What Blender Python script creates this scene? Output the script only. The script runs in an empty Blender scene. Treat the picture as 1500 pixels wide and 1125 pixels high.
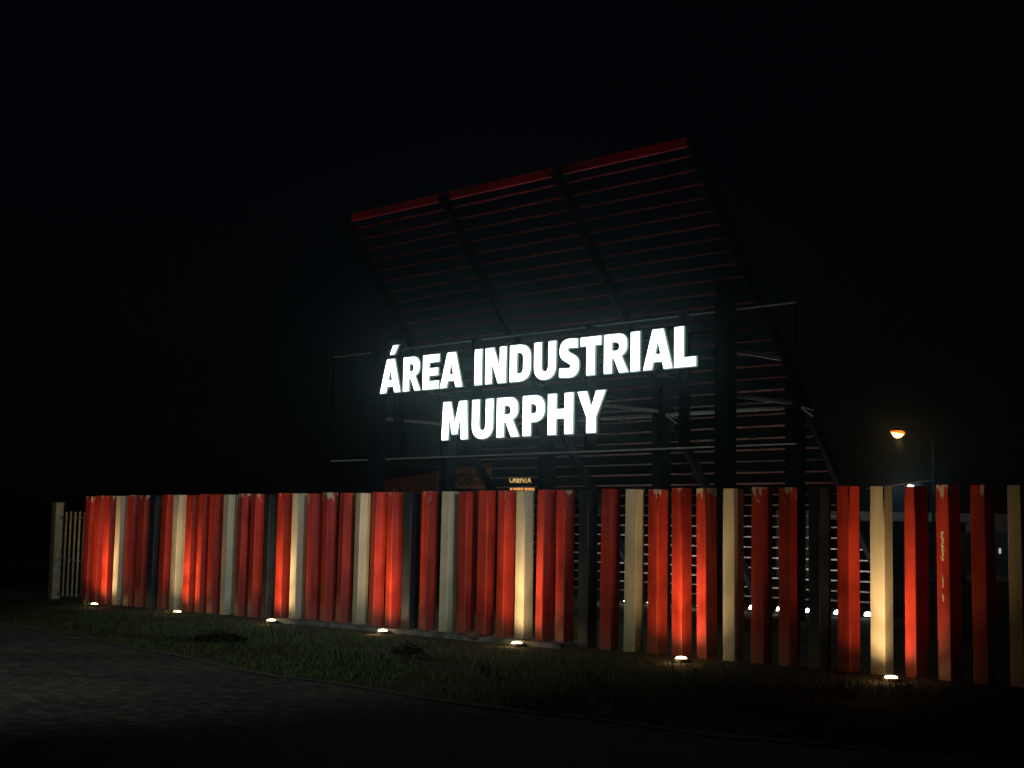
import bpy, bmesh, math, random
from mathutils import Vector, Matrix, noise
random.seed(7)
rad = math.radians
sc = bpy.context.scene
COL = sc.collection

# ------------------------------------------------------------------ camera
ZC = 1.6
PITCH, ROLL, AZ = rad(5.893), rad(1.016), rad(44.635)
cam_d = bpy.data.cameras.new('camera'); cam = bpy.data.objects.new('camera', cam_d); COL.objects.link(cam)
F = Vector((0, math.cos(PITCH), math.sin(PITCH)))
R0 = Vector((1, 0, 0)); U0 = Vector((0, -math.sin(PITCH), math.cos(PITCH)))
RR = R0 * math.cos(ROLL) + U0 * math.sin(ROLL); UU = -R0 * math.sin(ROLL) + U0 * math.cos(ROLL)
m = Matrix((RR, UU, -F)).transposed().to_4x4(); m.translation = Vector((0, 0, ZC))
cam.matrix_world = m
cam_d.sensor_width = 36; cam_d.lens = 2138 / 1500 * 36
cam_d.clip_start = 0.1; cam_d.clip_end = 3000
sc.camera = cam

# ------------------------------------------------------------------ world / exposure
w = bpy.data.worlds.new('World'); sc.world = w; w.use_nodes = True
nt = w.node_tree; nt.nodes.clear()
sky = nt.nodes.new('ShaderNodeTexSky'); sky.sky_type = 'NISHITA'; sky.sun_disc = False
sky.sun_elevation = rad(2.0); sky.sun_rotation = rad(150)
hs = nt.nodes.new('ShaderNodeMix'); hs.data_type = 'RGBA'; hs.blend_type = 'MULTIPLY'; hs.inputs[0].default_value = 1
hs.inputs[7].default_value = (0.45, 0.75, 1.6, 1)
bg = nt.nodes.new('ShaderNodeBackground'); bg.inputs[1].default_value = 0.0006
out = nt.nodes.new('ShaderNodeOutputWorld')
nt.links.new(sky.outputs[0], hs.inputs[6]); nt.links.new(hs.outputs[2], bg.inputs[0]); nt.links.new(bg.outputs[0], out.inputs[0])
sc.view_settings.view_transform = 'Standard'; sc.view_settings.look = 'None'
sc.view_settings.exposure = 0; sc.view_settings.gamma = 1
sc.cycles.use_denoising = True
sc.cycles.max_bounces = 6; sc.cycles.diffuse_bounces = 3; sc.cycles.glossy_bounces = 2
sc.cycles.sample_clamp_indirect = 3.0
sc.cycles.use_light_tree = True

def spot(name, loc, target, watt, angle, blend, color, size=0.03):
    l = bpy.data.lights.new(name, 'SPOT'); l.energy = watt; l.spot_size = rad(angle); l.spot_blend = blend
    l.color = color; l.shadow_soft_size = size
    o = bpy.data.objects.new(name, l); COL.objects.link(o); o.location = loc
    o.rotation_euler = (Vector(target) - Vector(loc)).to_track_quat('-Z', 'Y').to_euler()
    return o
def point(name, loc, watt, color, size=0.04, parent=None):
    l = bpy.data.lights.new(name, 'POINT'); l.energy = watt; l.color = color; l.shadow_soft_size = size
    o = bpy.data.objects.new(name, l); COL.objects.link(o); o.location = loc
    if parent: o.parent = parent
    return o

# cold street lighting that falls across the road from behind the photographer
spot('street_light', (8.5, -3.0, 5.2), (-3.7, 26.0, 2.5), 9000, 17, 1.0, (0.66, 0.90, 1.22), 0.2)
spot('street_light_far', (-13.0, 3.0, 6.5), (-5.2, 18.6, 0.0), 3700, 46, 1.0, (0.86, 1.0, 0.88), 0.25)

# ------------------------------------------------------------------ frames: local x runs right along the fence, y away, z up
ROT = AZ - math.pi / 2
def W(s, D, z=0.0):
    v = Matrix.Rotation(ROT, 3, 'Z') @ Vector((-s, D, 0)); return Vector((v.x, v.y, z))

def tag(o, label=None, cat=None, group=None, kind=None):
    if label: o['label'] = label
    if cat: o['category'] = cat
    if group: o['group'] = group
    if kind: o['kind'] = kind
    return o
def empty(name, loc, rot=0.0, label=None, cat=None, group=None):
    o = bpy.data.objects.new(name, None); COL.objects.link(o); o.location = loc; o.rotation_euler = (0, 0, rot)
    o.empty_display_size = 0.2
    return tag(o, label, cat, group)

class MB:
    def __init__(s): s.v = []; s.f = []; s.mi = []; s.sm = []
    def add(s, verts, faces, mi=0, smooth=False):
        b = len(s.v); s.v += [tuple(v) for v in verts]
        for f in faces: s.f.append(tuple(b + i for i in f)); s.mi.append(mi); s.sm.append(smooth)
        return s
    def box(s, lo, hi, mi=0, M=None):
        x0, y0, z0 = lo; x1, y1, z1 = hi
        vs = [Vector(p) for p in ((x0,y0,z0),(x1,y0,z0),(x1,y1,z0),(x0,y1,z0),(x0,y0,z1),(x1,y0,z1),(x1,y1,z1),(x0,y1,z1))]
        if M: vs = [M @ v for v in vs]
        s.add(vs, [(0,3,2,1),(4,5,6,7),(0,1,5,4),(1,2,6,5),(2,3,7,6),(3,0,4,7)], mi)
        return s
    def bar(s, a, b, w, h, up=(0,0,1), mi=0):
        a = Vector(a); b = Vector(b); t = (b - a).normalized(); u = Vector(up)
        side = t.cross(u).normalized(); u2 = side.cross(t).normalized()
        vs = []
        for p in (a, b):
            for i, j in ((-1,-1),(1,-1),(1,1),(-1,1)): vs.append(p + side * (i * w / 2) + u2 * (j * h / 2))
        s.add(vs, [(0,1,2,3),(7,6,5,4),(0,4,5,1),(1,5,6,2),(2,6,7,3),(3,7,4,0)], mi); return s
    def tube(s, pts, r, n=8, mi=0, caps=True):
        pts = [Vector(p) for p in pts]; rings = []
        for i, p in enumerate(pts):
            t = (pts[min(i+1, len(pts)-1)] - pts[max(i-1, 0)]).normalized()
            up = Vector((0,0,1)) if abs(t.z) < .9 else Vector((1,0,0))
            a = t.cross(up).normalized(); b = a.cross(t)
            rr = r[i] if isinstance(r, (list, tuple)) else r
            rings.append([p + (a*math.cos(k*2*math.pi/n) + b*math.sin(k*2*math.pi/n))*rr for k in range(n)])
        vs = [v for q in rings for v in q]; fs = []
        for i in range(len(pts)-1):
            for k in range(n):
                fs.append((i*n+k, i*n+(k+1)%n, (i+1)*n+(k+1)%n, (i+1)*n+k))
        s.add(vs, fs, mi, True)
        if caps:
            s.add(rings[0], [tuple(range(n))], mi); s.add(rings[-1], [tuple(reversed(range(n)))], mi)
        return s
    def lathe(s, prof, c, n=16, mi=0):
        vs = []; fs = []
        for r, z in prof:
            for k in range(n): vs.append((c[0]+r*math.cos(2*math.pi*k/n), c[1]+r*math.sin(2*math.pi*k/n), c[2]+z))
        for i in range(len(prof)-1):
            for k in range(n): fs.append((i*n+k, i*n+(k+1)%n, (i+1)*n+(k+1)%n, (i+1)*n+k))
        s.add(vs, fs, mi, True)
        s.add([vs[k] for k in range(n)], [tuple(reversed(range(n)))], mi)
        s.add([vs[(len(prof)-1)*n+k] for k in range(n)], [tuple(range(n))], mi)
        return s
    def build(s, name, mats, parent=None, recalc=True):
        me = bpy.data.meshes.new(name); me.from_pydata(s.v, [], s.f)
        mats = mats if isinstance(mats, (list, tuple)) else [mats]
        for mm in mats: me.materials.append(mm)
        for p, i, sm in zip(me.polygons, s.mi, s.sm): p.material_index = i; p.use_smooth = sm
        if recalc:
            bm = bmesh.new(); bm.from_mesh(me); bmesh.ops.recalc_face_normals(bm, faces=bm.faces); bm.to_mesh(me); bm.free()
        o = bpy.data.objects.new(name, me); COL.objects.link(o)
        if parent: o.parent = parent
        return o

# ------------------------------------------------------------------ materials
def mat(name, color, rough=0.6, metal=0.0, emit=None, estr=0.0, spec=0.4):
    m = bpy.data.materials.new(name); m.use_nodes = True
    b = m.node_tree.nodes['Principled BSDF']
    b.inputs['Base Color'].default_value = (*color, 1); b.inputs['Roughness'].default_value = rough
    b.inputs['Metallic'].default_value = metal; b.inputs['Specular IOR Level'].default_value = spec
    if emit: b.inputs['Emission Color'].default_value = (*emit, 1); b.inputs['Emission Strength'].default_value = estr
    return m
def nodes(m): return m.node_tree.nodes, m.node_tree.links, m.node_tree.nodes['Principled BSDF']
def ramp(N, L, src, stops):
    r = N.new('ShaderNodeValToRGB'); L.new(src, r.inputs[0])
    e = r.color_ramp.elements
    while len(e) < len(stops): e.new(0.5)
    for k, (p, c) in enumerate(stops): e[k].position = p; e[k].color = (*c, 1) if len(c) == 3 else c
    return r
def noisetex(N, L, vec, scale, detail=4, rough=0.55, mapscale=None):
    if mapscale:
        mp = N.new('ShaderNodeMapping'); mp.inputs['Scale'].default_value = mapscale; L.new(vec, mp.inputs[0]); vec = mp.outputs[0]
    n = N.new('ShaderNodeTexNoise'); n.inputs['Scale'].default_value = scale; n.inputs['Detail'].default_value = detail
    n.inputs['Roughness'].default_value = rough; L.new(vec, n.inputs['Vector']); return n.outputs['Fac']
def math_n(N, L, op, a, b=None, c=None, clamp=False):
    n = N.new('ShaderNodeMath'); n.operation = op; n.use_clamp = clamp
    for i, v in enumerate((a, b, c)):
        if v is None: continue
        if isinstance(v, (int, float)): n.inputs[i].default_value = v
        else: L.new(v, n.inputs[i])
    return n.outputs[0]
def mixc(N, L, fac, a, b):
    n = N.new('ShaderNodeMix'); n.data_type = 'RGBA'
    if isinstance(fac, (int, float)): n.inputs[0].default_value = fac
    else: L.new(fac, n.inputs[0])
    for i, v in ((6, a), (7, b)):
        if isinstance(v, tuple): n.inputs[i].default_value = (*v, 1)
        else: L.new(v, n.inputs[i])
    return n.outputs[2]

def paint(name, base, dark, chip, chip_amount):
    """old enamel on steel posts: tone drift, vertical drips, chipped down to pale primer near the top"""
    m = mat(name, base, 0.42, spec=0.35); N, L, B = nodes(m)
    tc = N.new('ShaderNodeTexCoord'); oi = N.new('ShaderNodeObjectInfo')
    off = N.new('ShaderNodeVectorMath'); off.operation = 'MULTIPLY_ADD'
    comb = N.new('ShaderNodeCombineXYZ')
    for k in range(3): L.new(math_n(N, L, 'MULTIPLY', oi.outputs['Random'], 37.0 + 11*k), comb.inputs[k])
    L.new(tc.outputs['Object'], off.inputs[0]); off.inputs[1].default_value = (1, 1, 1); L.new(comb.outputs[0], off.inputs[2])
    v = off.outputs[0]
    streak = noisetex(N, L, v, 9, 5, 0.6, (1, 1, 0.07))
    blot = noisetex(N, L, v, 2.3, 5, 0.6)
    tone = math_n(N, L, 'ADD', math_n(N, L, 'MULTIPLY', streak, 0.55), math_n(N, L, 'MULTIPLY', blot, 0.45))
    r = ramp(N, L, tone, [(0.36, dark), (0.60, base)])
    # dust and splashes near the foot
    sep = N.new('ShaderNodeSeparateXYZ'); L.new(tc.outputs['Object'], sep.inputs[0]); z = sep.outputs[2]
    grime = math_n(N, L, 'MULTIPLY', math_n(N, L, 'SUBTRACT', 1.0, math_n(N, L, 'DIVIDE', z, 0.35), clamp=True), noisetex(N, L, v, 14, 4), clamp=True)
    col = mixc(N, L, grime, r.outputs[0], (0.09, 0.07, 0.05))
    # chips
    top = math_n(N, L, 'SUBTRACT', z, 2.0 - 0.0); top = math_n(N, L, 'MULTIPLY', top, chip_amount, clamp=True)
    c1 = noisetex(N, L, v, 9, 6, 0.65, (1, 1, 0.30))
    edge = math_n(N, L, 'GREATER_THAN', math_n(N, L, 'ADD', c1, math_n(N, L, 'MULTIPLY', top, math_n(N, L, 'ADD', oi.outputs['Random'], 0.25))), 0.74)
    specks = math_n(N, L, 'GREATER_THAN', noisetex(N, L, v, 26, 3, 0.5, (1, 1, 0.45)), 0.775)
    f = math_n(N, L, 'MAXIMUM', edge, specks)
    col = mixc(N, L, f, col, chip)
    L.new(col, B.inputs['Base Color'])
    rr = math_n(N, L, 'MULTIPLY_ADD', blot, 0.35, 0.28); L.new(rr, B.inputs['Roughness'])
    bp = N.new('ShaderNodeBump'); bp.inputs['Strength'].default_value = 0.25; bp.inputs['Distance'].default_value = 0.004
    L.new(noisetex(N, L, v, 30, 4, 0.6, (1, 1, 0.2)), bp.inputs['Height']); L.new(bp.outputs[0], B.inputs['Normal'])
    return m
M_RED = paint('red_post_paint', (0.44, 0.034, 0.014), (0.22, 0.016, 0.009), (0.46, 0.40, 0.28), 0.9)
M_CRM = paint('cream_post_paint', (0.52, 0.45, 0.29), (0.40, 0.34, 0.21), (0.30, 0.24, 0.15), 0.15)
M_BLK = paint('black_post_paint', (0.016, 0.018, 0.019), (0.009, 0.010, 0.011), (0.10, 0.10, 0.09), 0.1)

def wornsteel(name, c0, c1, rough=0.5, metal=0.0, scale=6):
    m = mat(name, c0, rough, metal); N, L, B = nodes(m)
    tc = N.new('ShaderNodeTexCoord')
    r = ramp(N, L, noisetex(N, L, tc.outputs['Object'], scale, 6, 0.62), [(0.38, c1), (0.62, c0)])
    L.new(r.outputs[0], B.inputs['Base Color']); return m
M_STEEL_DK = wornsteel('dark_painted_steel', (0.010, 0.013, 0.016), (0.006, 0.008, 0.010), 0.7)
M_GALV = wornsteel('galvanised_steel', (0.42, 0.43, 0.42), (0.26, 0.26, 0.25), 0.45, 0.2)
M_GREY = wornsteel('grey_box_steel', (0.26, 0.27, 0.27), (0.15, 0.15, 0.15), 0.5, 0.0)
M_SLAT = wornsteel('red_slat_paint', (0.34, 0.020, 0.020), (0.05, 0.007, 0.007), 0.5, 0, 3)
M_SLATLIP = wornsteel('bare_slat_edge', (0.50, 0.44, 0.40), (0.24, 0.18, 0.16), 0.5, 0.0, 5)
M_CONC = wornsteel('concrete', (0.17, 0.17, 0.155), (0.05, 0.05, 0.042), 0.9, 0, 3)
M_FIX = mat('black_fixture', (0.02, 0.02, 0.02), 0.5)
M_CREAMBAR = wornsteel('cream_gate_paint', (0.34, 0.26, 0.12), (0.20, 0.15, 0.07), 0.5, 0, 9)
M_FACE = mat('lit_letter_acrylic', (0.9, 0.95, 0.93), 0.4, emit=(0.93, 1.0, 0.97), estr=5.0)
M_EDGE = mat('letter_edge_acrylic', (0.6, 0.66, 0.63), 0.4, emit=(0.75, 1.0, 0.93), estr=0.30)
M_HALO = mat('letter_halo_glow', (0.5, 0.55, 0.53), 0.4, emit=(0.72, 1.0, 0.92), estr=0.22)  # glowing rim wider than the face, stands in for bloom round each letter
M_CAN = mat('letter_can_metal', (0.05, 0.055, 0.055), 0.45)
M_WARM = mat('warm_lens', (0.9, 0.8, 0.6), 0.3, emit=(1.0, 0.70, 0.34), estr=14)
M_COLD = mat('cold_lens', (0.9, 0.9, 0.9), 0.3, emit=(1.0, 0.97, 0.92), estr=30)
M_SOD = mat('sodium_lens', (0.9, 0.7, 0.4), 0.3, emit=(1.0, 0.46, 0.09), estr=22)
M_AMBER = mat('amber_sign_light', (0.8, 0.5, 0.2), 0.4, emit=(1.0, 0.62, 0.22), estr=0.8)
M_AMBER2 = mat('amber_window_light', (0.8, 0.4, 0.1), 0.4, emit=(1.0, 0.42, 0.10), estr=0.9)

def ground_mat(name, stops, scale, bump=0.02, stops2=None):
    m = mat(name, stops[0][1], 0.95, spec=0.15); N, L, B = nodes(m)
    tc = N.new('ShaderNodeTexCoord'); v = tc.outputs['Object']
    a = noisetex(N, L, v, scale, 8, 0.7); r = ramp(N, L, a, stops)
    big = noisetex(N, L, v, 0.45, 4, 0.6)
    c = mixc(N, L, ramp(N, L, big, [(0.38, (0, 0, 0)), (0.62, (1, 1, 1))]).outputs[0], r.outputs[0], r.outputs[0])
    if stops2:
        r2 = ramp(N, L, a, stops2)
        c = mixc(N, L, ramp(N, L, big, [(0.42, (0, 0, 0)), (0.56, (1, 1, 1))]).outputs[0], r.outputs[0], r2.outputs[0])
    L.new(c, B.inputs['Base Color'])
    bp = N.new('ShaderNodeBump'); bp.inputs['Strength'].default_value = 0.9; bp.inputs['Distance'].default_value = bump
    L.new(a, bp.inputs['Height']); L.new(bp.outputs[0], B.inputs['Normal']); return m
M_VERGE = ground_mat('verge_grass', [(0.35, (0.030, 0.036, 0.014)), (0.65, (0.075, 0.090, 0.034))], 9, 0.03,
                     [(0.35, (0.050, 0.046, 0.030)), (0.65, (0.105, 0.098, 0.062))])
M_GROUND = ground_mat('bare_ground', [(0.35, (0.045, 0.042, 0.030)), (0.65, (0.085, 0.080, 0.055))], 1.5, 0.03)
M_ROAD = ground_mat('worn_road', [(0.32, (0.018, 0.020, 0.020)), (0.50, (0.052, 0.054, 0.051)), (0.66, (0.14, 0.14, 0.128))], 5.5, 0.05,
                    [(0.32, (0.034, 0.034, 0.031)), (0.50, (0.085, 0.084, 0.075)), (0.66, (0.20, 0.19, 0.17))])
M_BLADE = mat('grass_blade', (0.07, 0.10, 0.03), 0.7); 
N, L, B = nodes(M_BLADE); oi = N.new('ShaderNodeNewGeometry')
L.new(ramp(N, L, oi.outputs['Random Per Island'], [(0.0, (0.026, 0.046, 0.010)), (0.7, (0.046, 0.070, 0.016)), (1.0, (0.085, 0.085, 0.035))]).outputs[0], B.inputs['Base Color'])

M_STEEL_DK.node_tree.nodes['Principled BSDF'].inputs['Specular IOR Level'].default_value = 0.08
M_STEEL_DK.node_tree.nodes['Principled BSDF'].inputs['Roughness'].default_value = 0.9
M_TIE = wornsteel('pale_tie_steel', (0.70, 0.71, 0.69), (0.50, 0.50, 0.48), 0.5)
# ------------------------------------------------------------------ ground and road
def road_edge(x):       # y of the edge of the road towards the fence, world metres
    pts = [(-60, 95), (-30, 57), (-14, 33.5), (-8.66, 25.2), (-5.27, 20.5), (-3.5, 17.9), (-1.85, 15.8), (0.05, 13.8), (1.5, 12.6), (3.9, 10.9), (9, 7.4), (30, -9)]
    for (x0, y0), (x1, y1) in zip(pts, pts[1:]):
        if x <= x1: return y0 + (y1-y0)*(x-x0)/(x1-x0)
    return pts[-1][1]
def edge_n(x):
    return road_edge(x) + 0.30*noise.noise(Vector((x*0.9, 3.1, 0))) + 0.12*noise.noise(Vector((x*4.1, 1.1, 0)))
MB().add([(-900,-300,-0.08),(900,-300,-0.08),(900,1500,-0.08),(-900,1500,-0.08)], [(0,1,2,3)]).build('ground', M_GROUND).__setitem__('kind', 'structure')
vg = MB(); nx, ny = 230, 250
X0, X1, Y0, Y1 = -24.0, 22.0, 4.0, 54.0
vs = []
for j in range(ny+1):
    for i in range(nx+1):
        x = X0 + (X1-X0)*i/nx; y = Y0 + (Y1-Y0)*j/ny
        dist = max(0, min(1, (y - road_edge(x))/0.8 + 0.2))
        h = 0.045*noise.noise(Vector((x*0.8, y*0.8, 0))) + 0.03*noise.noise(Vector((x*2.6, y*2.6, 5)))
        D = Vector((x, y, 0)).dot(Vector((math.cos(AZ), math.sin(AZ), 0)))
        flat = max(0, min(1, abs(D-16.1)-0.3))
        dip = -0.045*max(0, min(1, (16.0-D)/0.35))
        z = (h*flat + dip)*dist - 0.03*(1-dist)
        vs.append((x, y, z - 0.02))
fs = [(j*(nx+1)+i, j*(nx+1)+i+1, (j+1)*(nx+1)+i+1, (j+1)*(nx+1)+i) for j in range(ny) for i in range(nx)]
vg.add(vs, fs, 0, True); vg.build('verge', M_VERGE, recalc=False)['kind'] = 'structure'
rd = MB(); vs = []; xs = [-60 + 0.25*i for i in range(int(90/0.25)+1)]
for x in xs:
    e = edge_n(x)
    vs.append((x, e, -0.012)); vs.append((x, e-0.5, 0.0)); vs.append((x, e-60, 0.0))
fs = []
for i in range(len(xs)-1):
    for k in range(2): fs.append((i*3+k, i*3+k+1, i*3+k+4, i*3+k+3))
rd.add(vs, fs); rd.build('road', M_ROAD, recalc=False)['kind'] = 'structure'
for me in (bpy.data.objects['road'].data,):
    if me.polygons[0].normal.z < 0: me.flip_normals()

M_MARGIN = ground_mat('pale_gravel', [(0.34, (0.05, 0.05, 0.045)), (0.50, (0.12, 0.118, 0.105)), (0.66, (0.26, 0.25, 0.22))], 30, 0.03)
mg = MB(); vs = []
for x in xs:
    e = edge_n(x); o1 = 0.10*noise.noise(Vector((x*2.3, 7.7, 0))); wd_ = 0.28 + 0.22*noise.noise(Vector((x*0.7, 9.9, 0)))
    vs.append((x, e + o1 - 0.02, 0.0)); vs.append((x, e - max(wd_, 0.05), 0.005))
mg.add(vs, [(i*2, i*2+1, i*2+3, i*2+2) for i in range(len(xs)-1)]); mg.build('gravel_margin', M_MARGIN, recalc=False)['kind'] = 'structure'

# ------------------------------------------------------------------ fence of box posts
POSTS = [(7.90,-13,'C'),(8.36,-3,'R'),(8.81,-12,'R'),(9.25,-21,'R'),(9.73,-1,'C'),(10.20,-8,'R'),(10.63,-12,'K'),(11.09,-9,'R'),(11.53,-0,'R'),(11.99,-1,'C'),(12.43,-13,'R'),(12.87,-8,'R'),(13.31,-7,'R'),(13.75,4,'C'),(14.21,4,'R'),(14.64,-3,'K'),(15.10,-6,'R'),(15.52,-16,'R'),(15.96,-4,'C'),(16.38,-11,'R'),(16.82,4,'R'),(17.27,-3,'R'),(17.70,-3,'C'),(18.19,-10,'R'),(18.64,2,'K'),(19.06,-14,'R'),(19.51,-17,'R'),(19.95,-15,'C'),(20.41,-15,'R'),(20.86,-14,'R'),(21.30,-14,'R'),(21.77,-4,'C'),(22.22,-1,'R'),(22.65,-7,'K'),(23.09,-12,'R'),(23.54,-11,'R'),(24.01,-7,'C'),(24.47,0,'R'),(24.89,-8,'R'),(25.34,2,'R'),(25.82,-2,'C'),(26.27,1,'R'),(26.71,1,'K'),(27.15,4,'R'),(27.61,2,'R'),(28.07,0,'C'),(28.55,4,'R'),(28.98,2,'R'),(29.39,2,'R')]
def post_mesh(h, a=0.207, r=0.016):
    mb = MB(); ring = []
    for cx, cy, a0 in ((1,1,0),(-1,1,90),(-1,-1,180),(1,-1,270)):
        for k in range(4):
            t = rad(a0 + 30*k); ring.append((cx*(a/2-r) + r*math.cos(t), cy*(a/2-r) + r*math.sin(t)))
    n = len(ring); zs = [-0.08, 0.6, 1.2, 1.8, h-0.006, h]
    vs = []
    for q, z in enumerate(zs):
        k = 1 if q < 5 else 0.96
        vs += [(x*k, y*k, z) for x, y in ring]
    for k in range(n):
        fs = [(i*n+k, i*n+(k+1)%n, (i+1)*n+(k+1)%n, (i+1)*n+k) for i in range(len(zs)-1)]
        for f in fs: mb.f.append(f); mb.mi.append(0); mb.sm.append(k % 4 != 3)
    mb.v += vs
    # shallow hollow top, as on an open square tube
    inner = [(x*0.90, y*0.90, h) for x, y in ring]; low = [(x*0.90, y*0.90, h-0.05) for x, y in ring]
    t = [vs[(len(zs)-1)*n+k] for k in range(n)]
    mb.add(t+inner+low, [(k, (k+1)%n, n+(k+1)%n, n+k) for k in range(n)] + [(n+k, n+(k+1)%n, 2*n+(k+1)%n, 2*n+k) for k in range(n)] + [tuple(2*n+k for k in range(n))])
    return mb
fence = empty('post_fence', W(18.65, 16.1), ROT, 'tall fence of square red, cream and black box posts below the lit sign', 'fence')
pm = {}
for i, (s, ro, c) in enumerate(POSTS):
    key = (c, i % 3)
    m = {'R': M_RED, 'C': M_CRM, 'K': M_BLK}[c]
    if key not in pm:
        o = post_mesh(2.275 + 0.008*(i % 3)).build('post', m, fence); pm[key] = o.data
        for p in o.data.polygons: pass
    else:
        o = bpy.data.objects.new('post', pm[key]); COL.objects.link(o); o.parent = fence
    o.location = (18.65 - s, 0, 0)
    o.rotation_euler = (rad(random.uniform(-.35, .35)), rad(random.uniform(-.3, .3)), rad(ro))
    tag(o, {'R': 'red painted square post with chipped top', 'C': 'cream painted square post', 'K': 'black painted square post'}[c])
    if i == 2:   # chalky handwriting on the left face of this red post
        def scrawl(z0, z1, amp, seed, nn):
            rnd = random.Random(seed); pts = []; sb = MB()
            for q in range(nn):
                t = q/(nn-1); pts.append((-0.004 + (0.5 if q % 2 else -0.5)*amp*rnd.uniform(.4, 1.3), z0 + (z1-z0)*t + rnd.uniform(-.006, .012)))
            for (x0, za), (x1, zb) in zip(pts, pts[1:]):
                sb.bar((x0, -0.1045, za), (x1, -0.1045, zb), 0.010, 0.003, up=(0, 1, 0))
            sb.build('scrawl', M_SCR, o)
        M_SCR = mat('white_scrawl', (0.75, 0.66, 0.45), 0.8)
        scrawl(1.72, 1.38, 0.045, 5, 24); scrawl(1.20, 1.06, 0.024, 8, 12); scrawl(0.98, 0.90, 0.03, 2, 7)
ft = MB()
for i, (s, ro, c) in enumerate(POSTS): pass
ft.box((-3.4, -0.36, -0.1), (3.8, 0.34, 0.022))
ft.build('footing', M_CONC, fence)

# gate at the far left end: one cream gatepost and a leaf of thin bars
gate = empty('bar_gate', W(30.2, 16.1), ROT, 'small gate of thin pale bars beside a cream gatepost at the fence left end', 'gate')
post_mesh(2.15, 0.20).build('gatepost', M_CREAMBAR, gate).location = (-0.72, 0, 0)
for k in range(6):
    x = -0.32 + k*0.205
    MB().box((x-0.017, -0.017, 0.05), (x+0.017, 0.017, 1.93 + 0.01*(k % 2))).build('bar', M_CREAMBAR, gate)
for z in (0.10, 0.86, 1.80):
    MB().box((-0.62, 0.0175, z-0.02), (0.80, 0.04, z+0.02)).build('rail', M_GREY if z > .2 else M_CREAMBAR, gate)

# ------------------------------------------------------------------ ground spotlights washing the fence
def dome(r, h, n=16, k=5):
    return [(r*math.cos(q*math.pi/2/k), h*math.sin(q*math.pi/2/k)) for q in range(k)] + [(r*0.05, h)]
SL = [(27.1, 'warm ground spotlight nearest the bar gate, leftmost along the fence foot'),
      (24.0, 'warm ground spotlight below a cream post, second from the left along the fence foot'),
      (21.0, 'warm ground spotlight below a black post, third from the left along the fence foot'),
      (18.0, 'warm ground spotlight below two glowing red posts, middle one of the seven along the fence'),
      (15.0, 'warm ground spotlight below a wide cream post under the sign, third from the right'),
      (12.0, 'warm ground spotlight below a bright red post, second from the right along the fence'),
      (8.95, 'warm ground spotlight below the cream post at the right, rightmost along the fence foot')]
base = None
WARM = (1.0, 0.70, 0.40)
for i, (s, lab) in enumerate(SL):
    s = s*15.62/15.0; p = W(s, 15.62, -0.045)
    r = empty('ground_spotlight', p, ROT, lab, 'spotlight', 'spotlights in the ground along the fence')
    if base is None:
        a = MB().lathe([(0.11, -0.05), (0.11, 0.020), (0.10, 0.032), (0.085, 0.034)], (0,0,0)).build('housing', M_FIX, r)
        b = MB().lathe(dome(0.078, 0.026), (0,0,0.0345)).build('lens', M_WARM, r)
        base = (a.data, b.data)
    else:
        for nme, dd in zip(('housing', 'lens'), base):
            o = bpy.data.objects.new(nme, dd); COL.objects.link(o); o.parent = r
    src = W(s+0.14, 15.50, 0.08)
    k = random.uniform(0.85, 1.15)
    tgt = W(s+0.22, 16.02, 2.3)
    spot('ground_spot_beam', src, W(s+0.22, 16.02, 1.35), 66*k, 138, 1.0, WARM, 0.05)
    spot('ground_spot_throw', src, tgt, 190*k, 72, 1.0, WARM, 0.05)
    point('ground_spot_spill', p + Vector((0, 0, 0.09)) - 0.15*Vector((math.cos(AZ), math.sin(AZ), 0)), 2.2, (1.0, 0.60, 0.26), 0.03)

# ------------------------------------------------------------------ louvred steel canopy behind the fence
DR = 23.5; S0, PS = 16.05, 3.30
def planeD(z): return 1.058*DR + 0.8*(0.063*DR - (z - ZC))
KS = 25.0/23.5      # canopy and sign stand this much larger and farther than first laid out
can = empty('louvre_canopy', W(21.0*KS, DR*KS, ZC - ZC*KS), ROT, 'huge dark steel frame with a leaning screen of red slats behind the lit letters', 'canopy')
can.scale = (KS, KS, KS)
def C(s, D, z): return (21.0 - s, D - DR, z)
SX = [S0 + PS*k for k in range(4)]
# rafters on the viewer's side of the slats
tv = Vector((0, -0.8, 1)).normalized(); nv = Vector((0, -1, -0.8)).normalized()
for k, s in enumerate(SX):
    zt, zb = 8.80, 0.0
    a = Vector(C(s, planeD(zb), zb)) + nv*0.16; b = Vector(C(s, planeD(zt), zt)) + nv*0.16
    sx = s - (0.06 if k == 0 else 0) 
    a.x = b.x = 21.0 - sx
    MB().bar(a, b, 0.11, 0.18, up=nv).build('rafter', M_STEEL_DK, can)
    a2 = a + nv*0.103; b2 = b + nv*0.103
zs = [8.508 - 0.2214*i for i in range(38)]
sl0 = {}
M_TOPRED = wornsteel('red_top_beam_paint', (0.62, 0.045, 0.045), (0.36, 0.03, 0.03), 0.5, 0, 1.2)
for i, z in enumerate(zs):
    hi = z > 4.6
    D = planeD(z)
    mb = MB()
    x0, x1 = 21.0 - SX[3] - 0.12, 21.0 - SX[0] + 0.06
    mb.box((x0, -0.05, -0.012), (x1, 0.04, 0.012), 0)
    mb.box((x0, -0.058, -0.014), (x1, -0.0505, 0.014), 1)
    if hi not in sl0: o = mb.build('slat', [M_SLAT, M_SLAT if hi else M_SLATLIP], can); sl0[hi] = o.data
    else: o = bpy.data.objects.new('slat', sl0[hi]); COL.objects.link(o); o.parent = can
    o.location = (0, D - DR, z)
    o.rotation_euler = (rad(random.uniform(-3, 3)), rad(random.uniform(-.05, .05)), 0)
tz = 8.72; tD = planeD(tz)
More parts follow.
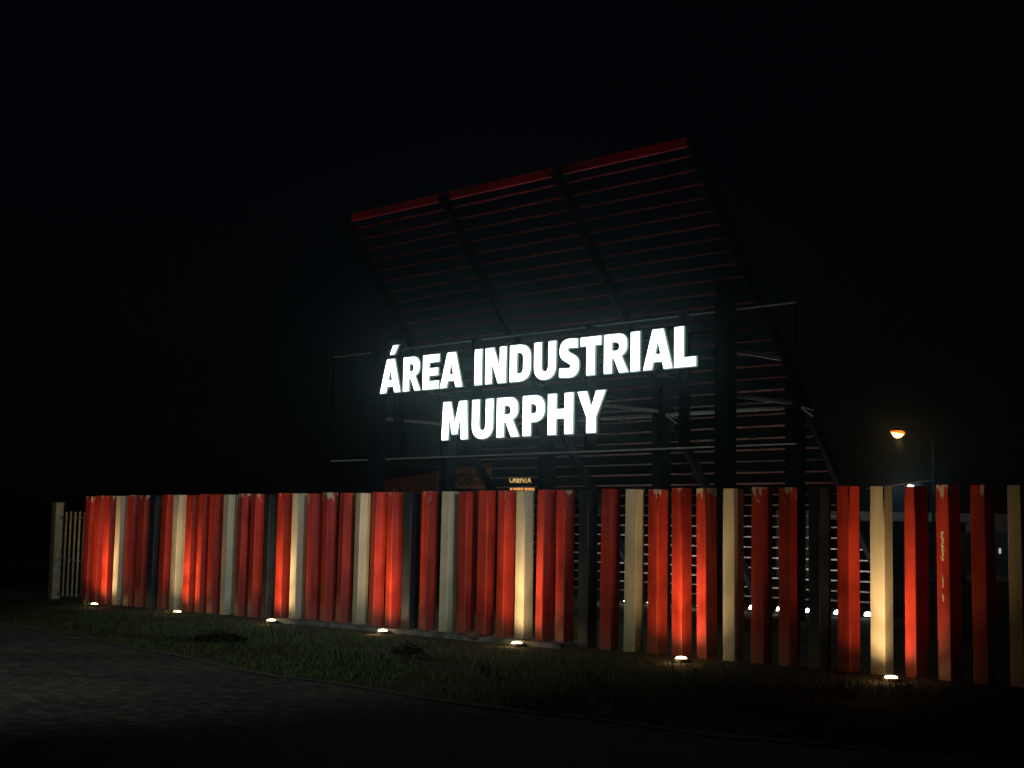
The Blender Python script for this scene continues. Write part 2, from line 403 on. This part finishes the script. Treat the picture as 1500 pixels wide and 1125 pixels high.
for k in range(3):
    a, b = SX[k], SX[k+1]
    MB().box((21.0-b+0.09, tD-DR-0.05, tz-0.085), (21.0-a-0.09, tD-DR+0.03, tz+0.085)).build('top_beam', M_TOPRED, can)
# rear columns up to the rafters, front columns up to the rafters
for k, s in enumerate(SX):
    zt = 4.70
    MB().box((21.0-s-0.14, -0.14, -0.05), (21.0-s+0.14, 0.14, zt)).build('column', M_STEEL_DK if k != 1 else M_STEEL_DK, can)
for k in (0, 3):
    s = SX[k]; Df = 21.3; zt = 6.30
    MB().box((21.0-s-0.05, Df-DR+0.141, 6.10), (21.0-s+0.05, planeD(6.15)-DR-0.20, 6.20)).build('strut', M_STEEL_DK, can)
    MB().box((21.0-s-0.14, Df-DR-0.14, -0.05), (21.0-s+0.14, Df-DR+0.14, zt)).build('column', M_STEEL_DK, can)
# pale horizontal ties
for k in range(3):
    MB().box((21.0-SX[k+1]+0.141, -0.05, 4.10), (21.0-SX[k]-0.141, 0.03, 4.16)).build('rear_tie', M_TIE, can)
for k, s in enumerate(SX):
    MB().box((21.0-s-0.035, 21.62-DR if k in (1, 2) else 21.441-DR, 4.175), (21.0-s+0.035, -0.141, 4.235)).build('side_tie', M_TIE, can)
    if k in (0, 3):
        MB().box((21.0-s-0.035, 21.441-DR, 4.99), (21.0-s+0.035, -0.32, 5.07)).build('side_tie', M_TIE, can)
# gussets at the column heads
for k, s in enumerate(SX):
    g = MB(); x = 21.0 - s + 0.141
    g.bar((x+0.02, -0.02, 4.10), (x+0.30, -0.05, 3.93), 0.02, 0.03); g.bar((x+0.02, -0.02, 4.13), (x+0.34, -0.1, 4.04), 0.02, 0.025)
    g.build('bracket', M_TIE, can)

# ------------------------------------------------------------------ the lit sign
DF = 21.0
sign = empty('illuminated_sign', W(21.0*KS, 21.45*KS, ZC + (3.27-ZC)*KS), ROT, 'lit white sign, two lines of block letters on a thin frame above the fence', 'sign')
sign.scale = (KS, KS, KS)
def SG(s, D, z): return (21.0 - s, D - 21.45, z - 3.27)
for z in (3.27, 5.77):
    MB().box(SG(27.85, 21.442, z-0.013), SG(14.63, 21.48, z+0.013)).build('frame_rail', M_TIE, sign)
for s in (27.85, 14.63):
    MB().box(SG(s+0.018, 21.442, 3.29), SG(s-0.018, 21.48, 5.75)).build('frame_stile', M_STEEL_DK, sign)
for z in (3.80, 4.30, 4.92, 5.36):
    MB().box(SG(25.7 if z > 4.5 else 23.6, 21.13, z-0.02), SG(16.3 if z > 4.5 else 18.5, 21.16, z+0.02)).build('letter_rail', M_STEEL_DK, sign)
for s in (25.2, 22.65, 19.35, 17.0):
    MB().box(SG(s+0.025, 21.163, 3.29), SG(s-0.025, 21.44, 5.75)).build('hanger', M_STEEL_DK, sign)

def qb(p0, p1, p2, n=7):
    return [((1-t)**2*p0[0]+2*t*(1-t)*p1[0]+t*t*p2[0], (1-t)**2*p0[1]+2*t*(1-t)*p1[1]+t*t*p2[1]) for t in [k/n for k in range(n+1)]]
def cb(p0, p1, p2, p3, n=12):
    o = []
    for k in range(n+1):
        t = k/n; a, b, c, d = (1-t)**3, 3*t*(1-t)**2, 3*t*t*(1-t), t**3
        o.append((a*p0[0]+b*p1[0]+c*p2[0]+d*p3[0], a*p0[1]+b*p1[1]+c*p2[1]+d*p3[1]))
    return o
def glyph(ch, w):
    st = 0.285
    if ch in ('A', 'Á'):
        g = [[(0,0),(.285,0),(.335,.185),(w-.335,.185),(w-.285,0),(w,0),(w/2+.175,1),(w/2-.175,1)],
             [(w/2-.082,.38),(w/2+.082,.38),(w/2,.70)]]
        if ch == 'Á': g.append([(.42,1.13),(.63,1.13),(.81,1.40),(.56,1.40)])
        return g
    if ch == 'R':
        o = [(0,0),(.275,0),(.275,.37),(.33,.37),(.52,0),(w,0),(w-.235,.435)] + qb((w-.235,.435),(w-.045,.50),(w-.045,.70)) + qb((w-.045,.70),(w-.045,1),(w-.36,1)) + [(0,1)]
        return [o, [(.275,.57),(.275,.79)] + qb((.275,.79),(w-.31,.80),(w-.31,.68)) + qb((w-.31,.68),(w-.31,.57),(w-.42,.57))[:-1]]
    if ch == 'P':
        o = [(0,0),(.285,0),(.285,.335),(w-.38,.335)] + qb((w-.38,.335),(w,.345),(w,.66)) + qb((w,.66),(w,1),(w-.37,1)) + [(0,1)]
        return [o, [(.285,.55),(.285,.79)] + qb((.285,.79),(w-.28,.80),(w-.28,.67)) + qb((w-.28,.67),(w-.28,.55),(w-.40,.55))[:-1]]
    if ch == 'E': return [[(0,0),(w,0),(w,.235),(.28,.235),(.28,.39),(w-.04,.39),(w-.04,.61),(.28,.61),(.28,.77),(w,.77),(w,1),(0,1)]]
    if ch == 'I': return [[(0,0),(w,0),(w,1),(0,1)]]
    if ch == 'L': return [[(0,0),(w,0),(w,.24),(.30,.24),(.30,1),(0,1)]]
    if ch == 'T': return [[(w/2-.15,0),(w/2+.15,0),(w/2+.15,.765),(w,.765),(w,1),(0,1),(0,.765),(w/2-.15,.765)]]
    if ch == 'H': return [[(0,0),(.29,0),(.29,.385),(w-.29,.385),(w-.29,0),(w,0),(w,1),(w-.29,1),(w-.29,.62),(.29,.62),(.29,1),(0,1)]]
    if ch == 'N': return [[(0,0),(.26,0),(.26,.56),(w-.32,0),(w,0),(w,1),(w-.26,1),(w-.26,.46),(.33,1),(0,1)]]
    if ch == 'M': return [[(0,0),(.265,0),(.285,.60),(w/2-.105,.14),(w/2+.105,.14),(w-.285,.60),(w-.265,0),(w,0),(w-.045,1),(w-.345,1),(w/2,.44),(.345,1),(.045,1)]]
    if ch == 'Y': return [[(w/2-.155,0),(w/2+.155,0),(w/2+.155,.38),(w,1),(w-.31,1),(w/2,.62),(.31,1),(0,1),(w/2-.155,.38)]]
    if ch == 'D':
        o = [(0,0),(w-.42,0)] + qb((w-.42,0),(w,.02),(w,.36)) + qb((w,.64),(w,.98),(w-.42,1)) + [(0,1)]
        return [o, [(.28,.22),(.28,.78)] + qb((.28,.78),(w-.285,.80),(w-.285,.62)) + qb((w-.285,.38),(w-.285,.21),(.36,.22))]
    if ch == 'U':
        o = [(0,1),(0,.36)] + qb((0,.36),(0,-.01),(w/2,-.015)) + qb((w/2,-.015),(w,-.01),(w,.36))[1:] + [(w,1),(w-.28,1),(w-.28,.36)]
        return [o + qb((w-.28,.36),(w-.29,.205),(w/2,.205))[1:] + qb((w/2,.205),(.29,.205),(.28,.36))[1:] + [(.28,1)]]
    if ch == 'S':
        o = qb((.43,1.01),(.03,1.03),(.03,.70)) + cb((.03,.70),(.03,.50),(.16,.455),(.29,.39))[1:] + qb((.29,.39),(.43,.33),(.43,.285))[1:] + qb((.43,.285),(.43,.235),(.34,.235))[1:]
        o += [(.02,.25),(.02,.01)] + qb((.34,-.015),(w,-.03),(w,.30)) + cb((w,.30),(w,.50),(.60,.55),(.47,.61))[1:] + qb((.47,.61),(.33,.67),(.33,.715))[1:] + qb((.33,.715),(.33,.765),(.42,.765))[1:]
        return [o + [(w-.05,.75),(w-.05,.985)]]
def solid(loops, sx, h, y0, y1, off=0.0):
    cu = bpy.data.curves.new('tmp', 'CURVE'); cu.dimensions = '2D'; cu.fill_mode = 'BOTH'
    for lp in loops:
        sp = cu.splines.new('POLY'); sp.points.add(len(lp)-1); sp.use_cyclic_u = True
        for p, (x, y) in zip(sp.points, lp): p.co = (x*sx, y*h, 0, 1)
    cu.extrude = (y1-y0)/2; cu.offset = off
    o = bpy.data.objects.new('tmp', cu); COL.objects.link(o)
    dg = bpy.context.evaluated_depsgraph_get(); dg.update()
    me = bpy.data.meshes.new_from_object(o.evaluated_get(dg))
    bpy.data.objects.remove(o); bpy.data.curves.remove(cu)
    # curve plane -> local x, z; extrusion -> local y
    for v in me.vertices:
        x, y, z = v.co; v.co = (x, (y0+y1)/2 - z, y)
    return me
def letter(ch, s_left, s_right, z0, h):
    wm = s_left - s_right - 0.012
    loops = glyph(ch, wm/h)
    me = solid(loops, h, h, 0.0, 0.022, -0.009)
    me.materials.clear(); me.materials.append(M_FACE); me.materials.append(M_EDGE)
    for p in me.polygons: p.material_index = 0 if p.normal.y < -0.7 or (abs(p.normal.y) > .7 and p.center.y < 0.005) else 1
    o = bpy.data.objects.new('letter', me); COL.objects.link(o); o.parent = sign
    o.location = SG(s_left, DF, z0); tag(o, 'lit white block letter ' + ch)
    m3 = solid(loops, h, h, 0.0222, 0.034, 0.013); m3.materials.clear(); m3.materials.append(M_HALO)
    c = bpy.data.objects.new('letter_halo', m3); COL.objects.link(c); c.parent = o
    m2 = solid(loops, h, h, 0.0345, 0.12); m2.materials.clear(); m2.materials.append(M_CAN)
    c = bpy.data.objects.new('letter_can', m2); COL.objects.link(c); c.parent = o
ROW1 = [('Á',25.53,24.80),('R',24.73,24.13),('E',24.07,23.52),('A',23.50,22.77),('I',22.41,22.17),('N',22.08,21.44),('D',21.35,20.73),('U',20.65,20.02),('S',19.96,19.39),('T',19.37,18.81),('R',18.75,18.11),('I',18.07,17.83),('A',17.76,17.03),('L',17.01,16.48)]
ROW2 = [('M',23.41,22.57),('U',22.46,21.80),('R',21.71,21.03),('P',20.95,20.31),('H',20.24,19.53),('Y',19.44,18.68)]
for ch, a, b in ROW1: letter(ch, a, b, 4.725, 0.762)
for ch, a, b in ROW2: letter(ch, a, b, 3.595, 0.822)

# feed cables hanging between the letters
for pts in ([(20.72,4.70),(20.62,4.62),(20.50,4.60),(20.38,4.66),(20.30,4.78)], [(19.45,4.70),(19.30,4.64),(19.2,4.72)], [(17.6,4.70),(17.45,4.60),(17.3,4.62),(17.1,4.55)],
            [(24.0,4.70),(23.8,4.63),(23.5,4.64),(23.3,4.55)], [(23.0,3.60),(22.97,3.45),(23.02,3.30)]):
    MB().tube([SG(s, 21.12, z) for s, z in pts], 0.011, 5).build('cable', M_GREY, sign)

# ------------------------------------------------------------------ white floodlights in front of the slatted screen
base = None
names = ['behind the gap left of the cream post at the right', 'behind the gap right of the double black post', 'between two dark posts', 'in the gap left of the chipped red post']
for k in range(12):
    s = 16.62 + 0.735*k
    lab = 'small white floodlight by the slatted screen, %s' % \
          ['rightmost', 'second from the right', 'third from the right', 'fourth from the right', 'fifth from the right', 'sixth from the right', 'sixth from the left', 'fifth from the left', 'fourth from the left', 'third from the left', 'second from the left', 'leftmost'][k]
    r = empty('floodlight', W(s, 26.95, 0), ROT, lab, 'floodlight', 'white floodlights along the foot of the slatted screen')
    if base is None:
        a = MB().box((-0.07, -0.05, -0.04), (0.07, 0.05, 0.05)).build('housing', M_FIX, r)
        b = MB().lathe(dome(0.068, 0.08), (0,0,0.0505)).build('lens', M_COLD, r); base = (a.data, b.data)
    else:
        for nme, dd in zip(('housing', 'lens'), base):
            o = bpy.data.objects.new(nme, dd); COL.objects.link(o); o.parent = r
    spot('floodlight_beam', W(s, 26.98, 0.18), W(s, 27.8, 2.2), 26, 156, 0.9, (1.0, 0.97, 0.92), 0.04)

# ------------------------------------------------------------------ far things
def text_mesh(name, txt, size, m, parent, loc, depth=0.02, rotx=math.pi/2, space=1.0, offset=0.0):
    cu = bpy.data.curves.new('tmp', 'FONT'); cu.body = txt; cu.size = size; cu.extrude = depth/2; cu.space_character = space; cu.offset = offset
    o = bpy.data.objects.new('tmp', cu); COL.objects.link(o)
    dg = bpy.context.evaluated_depsgraph_get(); dg.update()
    me = bpy.data.meshes.new_from_object(o.evaluated_get(dg)); bpy.data.objects.remove(o); bpy.data.curves.remove(cu)
    me.materials.clear(); me.materials.append(m)
    o = bpy.data.objects.new(name, me); COL.objects.link(o); o.parent = parent; o.location = loc; o.rotation_euler = (rotx, 0, 0); return o

M_SHED = wornsteel('orange_corrugated_sheet', (0.42, 0.15, 0.05), (0.26, 0.09, 0.03), 0.6, 0, 2)
shed = empty('corrugated_shed', (-2.55, 50, 0), 0, 'orange corrugated shed with dark capital letters, behind the fence left of the slats', 'shed')
wl = MB(); n = 96; xa, xb = -1.92, 1.92
pts = []
for i in range(n+1):
    x = xa + (xb-xa)*i/n; y = -0.025*math.cos(i*math.pi/2*1.0)
    zt = 3.35 + (x-xa)/(xb-xa)*0.72 
    pts.append((x, y, -0.1)); pts.append((x, y, zt))
wl.add(pts, [(2*i, 2*i+2, 2*i+3, 2*i+1) for i in range(n)]); wl.build('wall', M_SHED, shed)
MB().box((xa, 0.03, -0.1), (xa+0.06, 5, 3.3)).build('side_wall', M_SHED, shed)
rf = MB(); rf.add([(xa-.1,-.25,3.36),(xb+.1,-.25,4.12),(xb+.1,5.1,4.12),(xa-.1,5.1,3.36),(xa-.1,-.25,3.42),(xb+.1,-.25,4.18),(xb+.1,5.1,4.18),(xa-.1,5.1,3.42)],
                  [(0,1,2,3),(4,7,6,5),(0,4,5,1),(1,5,6,2),(2,6,7,3),(3,7,4,0)]); rf.build('roof', M_STEEL_DK, shed)
M_BOARD = wornsteel('sign_board_paint', (0.45, 0.22, 0.10), (0.33, 0.15, 0.06), 0.7, 0, 3)
bd = MB().box((0.62, -0.10, 3.14), (1.90, -0.05, 3.86)).build('sign_board', M_BOARD, shed)
text_mesh('lettering', 'ADEROS', 0.50, mat('dark_lettering', (0.03, 0.012, 0.008), 0.7), bd, (0.63, -0.112, 3.27), 0.02, space=0.98, offset=0.012)
bpy.data.objects['lettering'].scale = (0.52, 1.1, 1)
MB().box((0.60, -0.30, 3.05), (1.92, -0.05, 3.12)).build('ledge', M_STEEL_DK, shed)
spot('shed_wall_light', (-4.1, 48.2, 0.6), (-4.2, 50, 2.4), 11, 70, 0.8, (1.0, 0.55, 0.22), 0.06)
spot('shed_sign_light', (-1.0, 49.1, 3.05), (-1.15, 50, 3.5), 2.0, 130, 1.0, (1.0, 0.55, 0.22), 0.04)

shop = empty('roadside_kiosk', (0.45, 60, 0), 0, 'dark kiosk with glowing amber lettering above an amber strip, seen through the slats', 'kiosk')
MB().box((-0.9, 0, -0.1), (1.1, 2.5, 4.15)).build('wall', M_STEEL_DK, shop)
MB().box((-1.0, -0.5, 4.151), (1.2, 2.6, 4.22)).build('roof', M_STEEL_DK, shop)
text_mesh('lit_lettering', 'ORIENTA', 0.30, M_AMBER, shop, (-0.50, -0.03, 3.73), 0.02, space=0.85, offset=0.004)
bpy.data.objects['lit_lettering'].scale = (0.80, 1.1, 1)
wd = MB()
for k in range(7): wd.box((-0.46 + 0.15*k, -0.03, 3.42), (-0.46 + 0.15*k + (0.13 if k % 3 else 0.10), -0.001, 3.52))
wd.build('lit_window', M_AMBER2, shop)

def street_lamp(loc, lab, pole_h, arm, head_z, lens_mat, hs=1.0, pole_mat=M_GALV):
    r = empty('street_lamp', loc, 0, lab, 'street lamp')
    MB().tube([(0,0,-.1),(0,0,pole_h*.5),(0,0,pole_h)], [0.085, 0.07, 0.055]).build('pole', pole_mat, r)
    MB().tube([(0,0,pole_h),(arm*.12,0,pole_h+.12),(arm*.5,0,(pole_h+head_z)/2+.14),(arm*.88,0,head_z+.04)], 0.03).build('arm', M_STEEL_DK, r)
    hd = MB(); hd.lathe([(0.05,0.14),(0.20,0.08),(0.24,0.0),(0.22,-0.01)], (0,0,0), 12); h = hd.build('lamp_head', M_FIX, r)
    h.scale = (1.5*hs, hs, hs); h.location = (arm, 0, head_z + 0.02*hs)
    g = MB().lathe([(0.20, 0.0), (0.19,-0.07), (0.12,-0.14), (0.03,-0.17)], (0,0,0), 12).build('lens', lens_mat, r)
    g.scale = (1.25*hs, 1.0*hs, 1.6*hs); g.rotation_euler = (0, rad(8), 0); g.location = (arm, 0, head_z)
    return r, head_z
lmp, _ = street_lamp((17.36, 60, 0), 'orange glowing street lamp on a slim pole above the fence at the right', 5.75, -1.43, 6.12, M_SOD, 1.0, M_STEEL_DK)
M_LAMP_HALO = mat('lamp_halo_glow', (0.8, 0.4, 0.1), 0.4, emit=(1.0, 0.26, 0.02), estr=1.1)  # glowing ring added as the orange halo round the lamp lens
rim = MB().lathe([(0.235, 0.0), (0.245, -0.05), (0.225, -0.11), (0.205, -0.08)], (0, 0, 0), 14).build('lamp_halo_ring', M_LAMP_HALO, lmp)
rim.scale = (1.25, 1.0, 1.0); rim.location = (-1.43, 0, 6.12); rim.rotation_euler = (0, rad(8), 0)
point('street_lamp_glow', (15.93, 59.9, 5.6), 16, (1.0, 0.5, 0.15), 0.15)
street_lamp((17.55, 62, 0), 'tiny white yard lamp just above a red post, below the orange street lamp', 3.9, -0.55, 3.97, M_COLD, 0.55, M_STEEL_DK)
point('yard_lamp_glow', (17.0, 61.9, 3.7), 22, (0.7, 0.88, 1.0), 0.1)
# overhead cable
MB().tube([(14.6, 60, 3.72), (15.6, 60, 3.86), (17.4, 60, 4.15)], 0.02, 5).build('overhead_cable', M_GALV)
tag(bpy.data.objects['overhead_cable'], 'thin cable just above the cream post, running to the street lamp pole', 'cable')
# pale boundary wall and parked things far behind the right hand gaps
bw = MB().box((12, 66, -0.1), (27, 66.2, 2.92)); bw.build('boundary_wall', wornsteel('pale_wall', (0.36, 0.42, 0.45), (0.26, 0.31, 0.33), 0.9, 0, 1))
tag(bpy.data.objects['boundary_wall'], 'long pale blue grey wall far away, glimpsed between the posts at the right', 'wall')
hut = empty('storage_hut', (16.2, 59, 0), 0, 'low black storage hut in front of the pale distant wall', 'hut')
MB().box((-3.4, 0, -0.1), (2.15, 2.2, 2.36)).build('wall', M_STEEL_DK, hut)
MB().box((-3.5, -0.1, 2.361), (2.25, 2.3, 2.42)).build('roof', M_STEEL_DK, hut)
MB().box((0.3, -0.02, 0.0), (1.2, -0.001, 2.0)).build('door', M_GREY, hut)

van = empty('parked_van', (19.6, 58, 0), 0, 'dark parked van with grey side, barely visible between the last red posts', 'van')
M_VAN = mat('grey_van_paint', (0.16, 0.17, 0.165), 0.4)
prof = [(-1.6,.35),(1.9,.35),(2.0,.9),(1.75,1.15),(1.25,1.95),(0.9,2.05),(-1.6,2.0),(-1.68,1.2)]
vb = MB(); k = len(prof)
vs = [(x, 0, z) for x, z in prof] + [(x, 1.7, z) for x, z in prof]
vb.add(vs, [tuple(range(k)), tuple(reversed(range(k, 2*k)))] + [(i, (i+1)%k, k+(i+1)%k, k+i) for i in range(k)]); vb.build('body', M_VAN, van)
MB().add([(0.75,-.006,1.25),(1.55,-.006,1.25),(1.15,-.006,1.85),(0.75,-.006,1.85)], [(0,1,2,3)]).build('side_window', M_FIX, van)
for x in (-1.0, 1.25):
    wh = MB().tube([(x, -0.03, 0.33), (x, 0.2, 0.33)], 0.33, 16).build('wheel', M_FIX, van)
for x, z in ((-1.2, 1.62), (-0.25, 1.2)):
    MB().box((x, -0.03, z), (x+0.07, -0.001, z+0.2)).build('marker_light', mat('marker_lens', (0.8,0.8,0.8), 0.3, emit=(1,1,.95), estr=0.5), van)
point('yard_light_glow', (21.5, 55.5, 3.2), 5, (0.9, 1.0, 0.9), 0.1)

# ------------------------------------------------------------------ weeds and grass
gb = MB(); cnt = 0
while cnt < 8000:
    x = random.uniform(-9, 9); e = road_edge(x); y = e + random.random()**1.3*7
    D = x*math.cos(AZ) + y*math.sin(AZ)
    if D > 15.5 and D < 16.8: continue
    if D > 17: continue
    if noise.noise(Vector((x*0.7, y*0.7, 9))) < random.uniform(-.5, .25): continue
    cnt += 1
    tall = 1.0 if random.random() < 0.96 else 2.6
    for q in range(4):
        a = random.uniform(0, 2*math.pi); h = random.uniform(.012, .036)*tall; l = random.uniform(.2, .8)*h; wd_ = random.uniform(.003, .006)
        bx, by = x + random.uniform(-.04, .04), y + random.uniform(-.04, .04)
        px, py = -math.sin(a)*wd_, math.cos(a)*wd_
        gb.add([(bx-px, by-py, -0.04), (bx+px, by+py, -0.04), (bx+math.cos(a)*l*.5+px*.7, by+math.sin(a)*l*.5+py*.7, h*.7), (bx+math.cos(a)*l, by+math.sin(a)*l, h)], [(0,1,2),(0,2,3)])
for _ in range(420):        # taller dry blades in a few tufts
    cx, cy = random.choice([(-1.95, 18.7), (-2.15, 18.9), (-1.6, 18.4), (0.9, 16.2), (-3.6, 22.6), (-0.3, 17.0)])
    x = cx + random.gauss(0, .09); y = cy + random.gauss(0, .09); a = random.uniform(0, 6.28); h = random.uniform(.06, .16); l = h*random.uniform(.1, .5)
    gb.add([(x-.003, y, -.04), (x+.003, y, -.04), (x+math.cos(a)*l*.4+.002, y+math.sin(a)*l*.4, h*.7), (x+math.cos(a)*l, y+math.sin(a)*l, h)], [(0,1,2),(0,2,3)])
gb.build('grass', M_BLADE, recalc=False)['kind'] = 'stuff'

def shadow_patch(loc, r, n, lab, seed):  # dark leaves added in place of a shadowed patch of grass
    rnd = random.Random(seed); mb = MB()
    for _ in range(n):
        a = rnd.uniform(0, 2*math.pi); q = r*math.sqrt(rnd.random()); x, y = q*math.cos(a), q*math.sin(a)*.7
        h = rnd.uniform(.03, .17)*(1.2 - q/r); t = rnd.uniform(0, 2*math.pi); l = rnd.uniform(.03, .07)
        c = Vector((x, y, h)); u = Vector((math.cos(t), math.sin(t), rnd.uniform(-.3, .7)))*l; v = Vector((-math.sin(t), math.cos(t), rnd.uniform(-.2, .3)))*l*.4
        mb.add([c-u*.2, c+u*.4+v, c+u, c+u*.4-v], [(0,1,2,3)])
    rt = empty('shadow_clump', loc, 0, lab, 'plant')
    mb.build('leaves', mat('shadow_leaf', (0.02, 0.026, 0.012), 0.8), rt, recalc=False)
    st = MB()
    for k in range(9):
        a = k*0.7; st.tube([(0,0,-.03), (math.cos(a)*r*.3, math.sin(a)*r*.3, .06), (math.cos(a)*r*.6, math.sin(a)*r*.5, .10)], [.006, .004, .002], 4)
    st.build('stems', M_BLADE, rt)
shadow_patch((-4.15, 21.2, 0), 0.42, 900, 'low dark leaf clump as a shadow patch on the grass below the left spotlights, the larger of two', 1)
shadow_patch((-1.30, 19.4, 0), 0.24, 420, 'small dark leaf clump as a shadow patch on the grass in front of the middle posts', 2)
def stone(loc, r, lab, m, seed):
    bm = bmesh.new(); bmesh.ops.create_icosphere(bm, subdivisions=2, radius=r)
    for v in bm.verts:
        v.co *= 1 + 0.35*noise.noise(v.co*3/r*0.3 + Vector((seed, 0, 0))); v.co.z *= .6
    me = bpy.data.meshes.new('stone'); bm.to_mesh(me); bm.free(); me.materials.append(m)
    o = bpy.data.objects.new('stone', me); COL.objects.link(o); o.location = loc; tag(o, lab, 'stone'); return o
stone((1.28, 14.15, 0.01), 0.035, 'pale pebble at the road edge of the grass, right of centre', M_GALV, 1)
stone((-0.55, 22.9, 0.05), 0.11, 'brown stone at the foot of a cream post, beside the middle spotlight', mat('brown_stone', (0.10, 0.06, 0.04), .9), 4)

# thin scattering volume added so bright letters and lamps get a bloom
hz = MB().box((-70, -20, -1.1), (70, 120, 14)).build('bloom_haze', None or bpy.data.materials.new('bloom_haze_volume'))
hm = hz.data.materials[0]; hm.use_nodes = True; hn = hm.node_tree; hn.nodes.clear()
vo = hn.nodes.new('ShaderNodeVolumePrincipled'); mo = hn.nodes.new('ShaderNodeOutputMaterial'); hn.links.new(vo.outputs[0], mo.inputs['Volume'])
vo.inputs['Color'].default_value = (0.6, 0.9, 1.0, 1); vo.inputs['Density'].default_value = 0.0011; vo.inputs['Anisotropy'].default_value = 0.955
hz['kind'] = 'stuff'; hz.display_type = 'WIRE'
sc.cycles.volume_bounces = 0
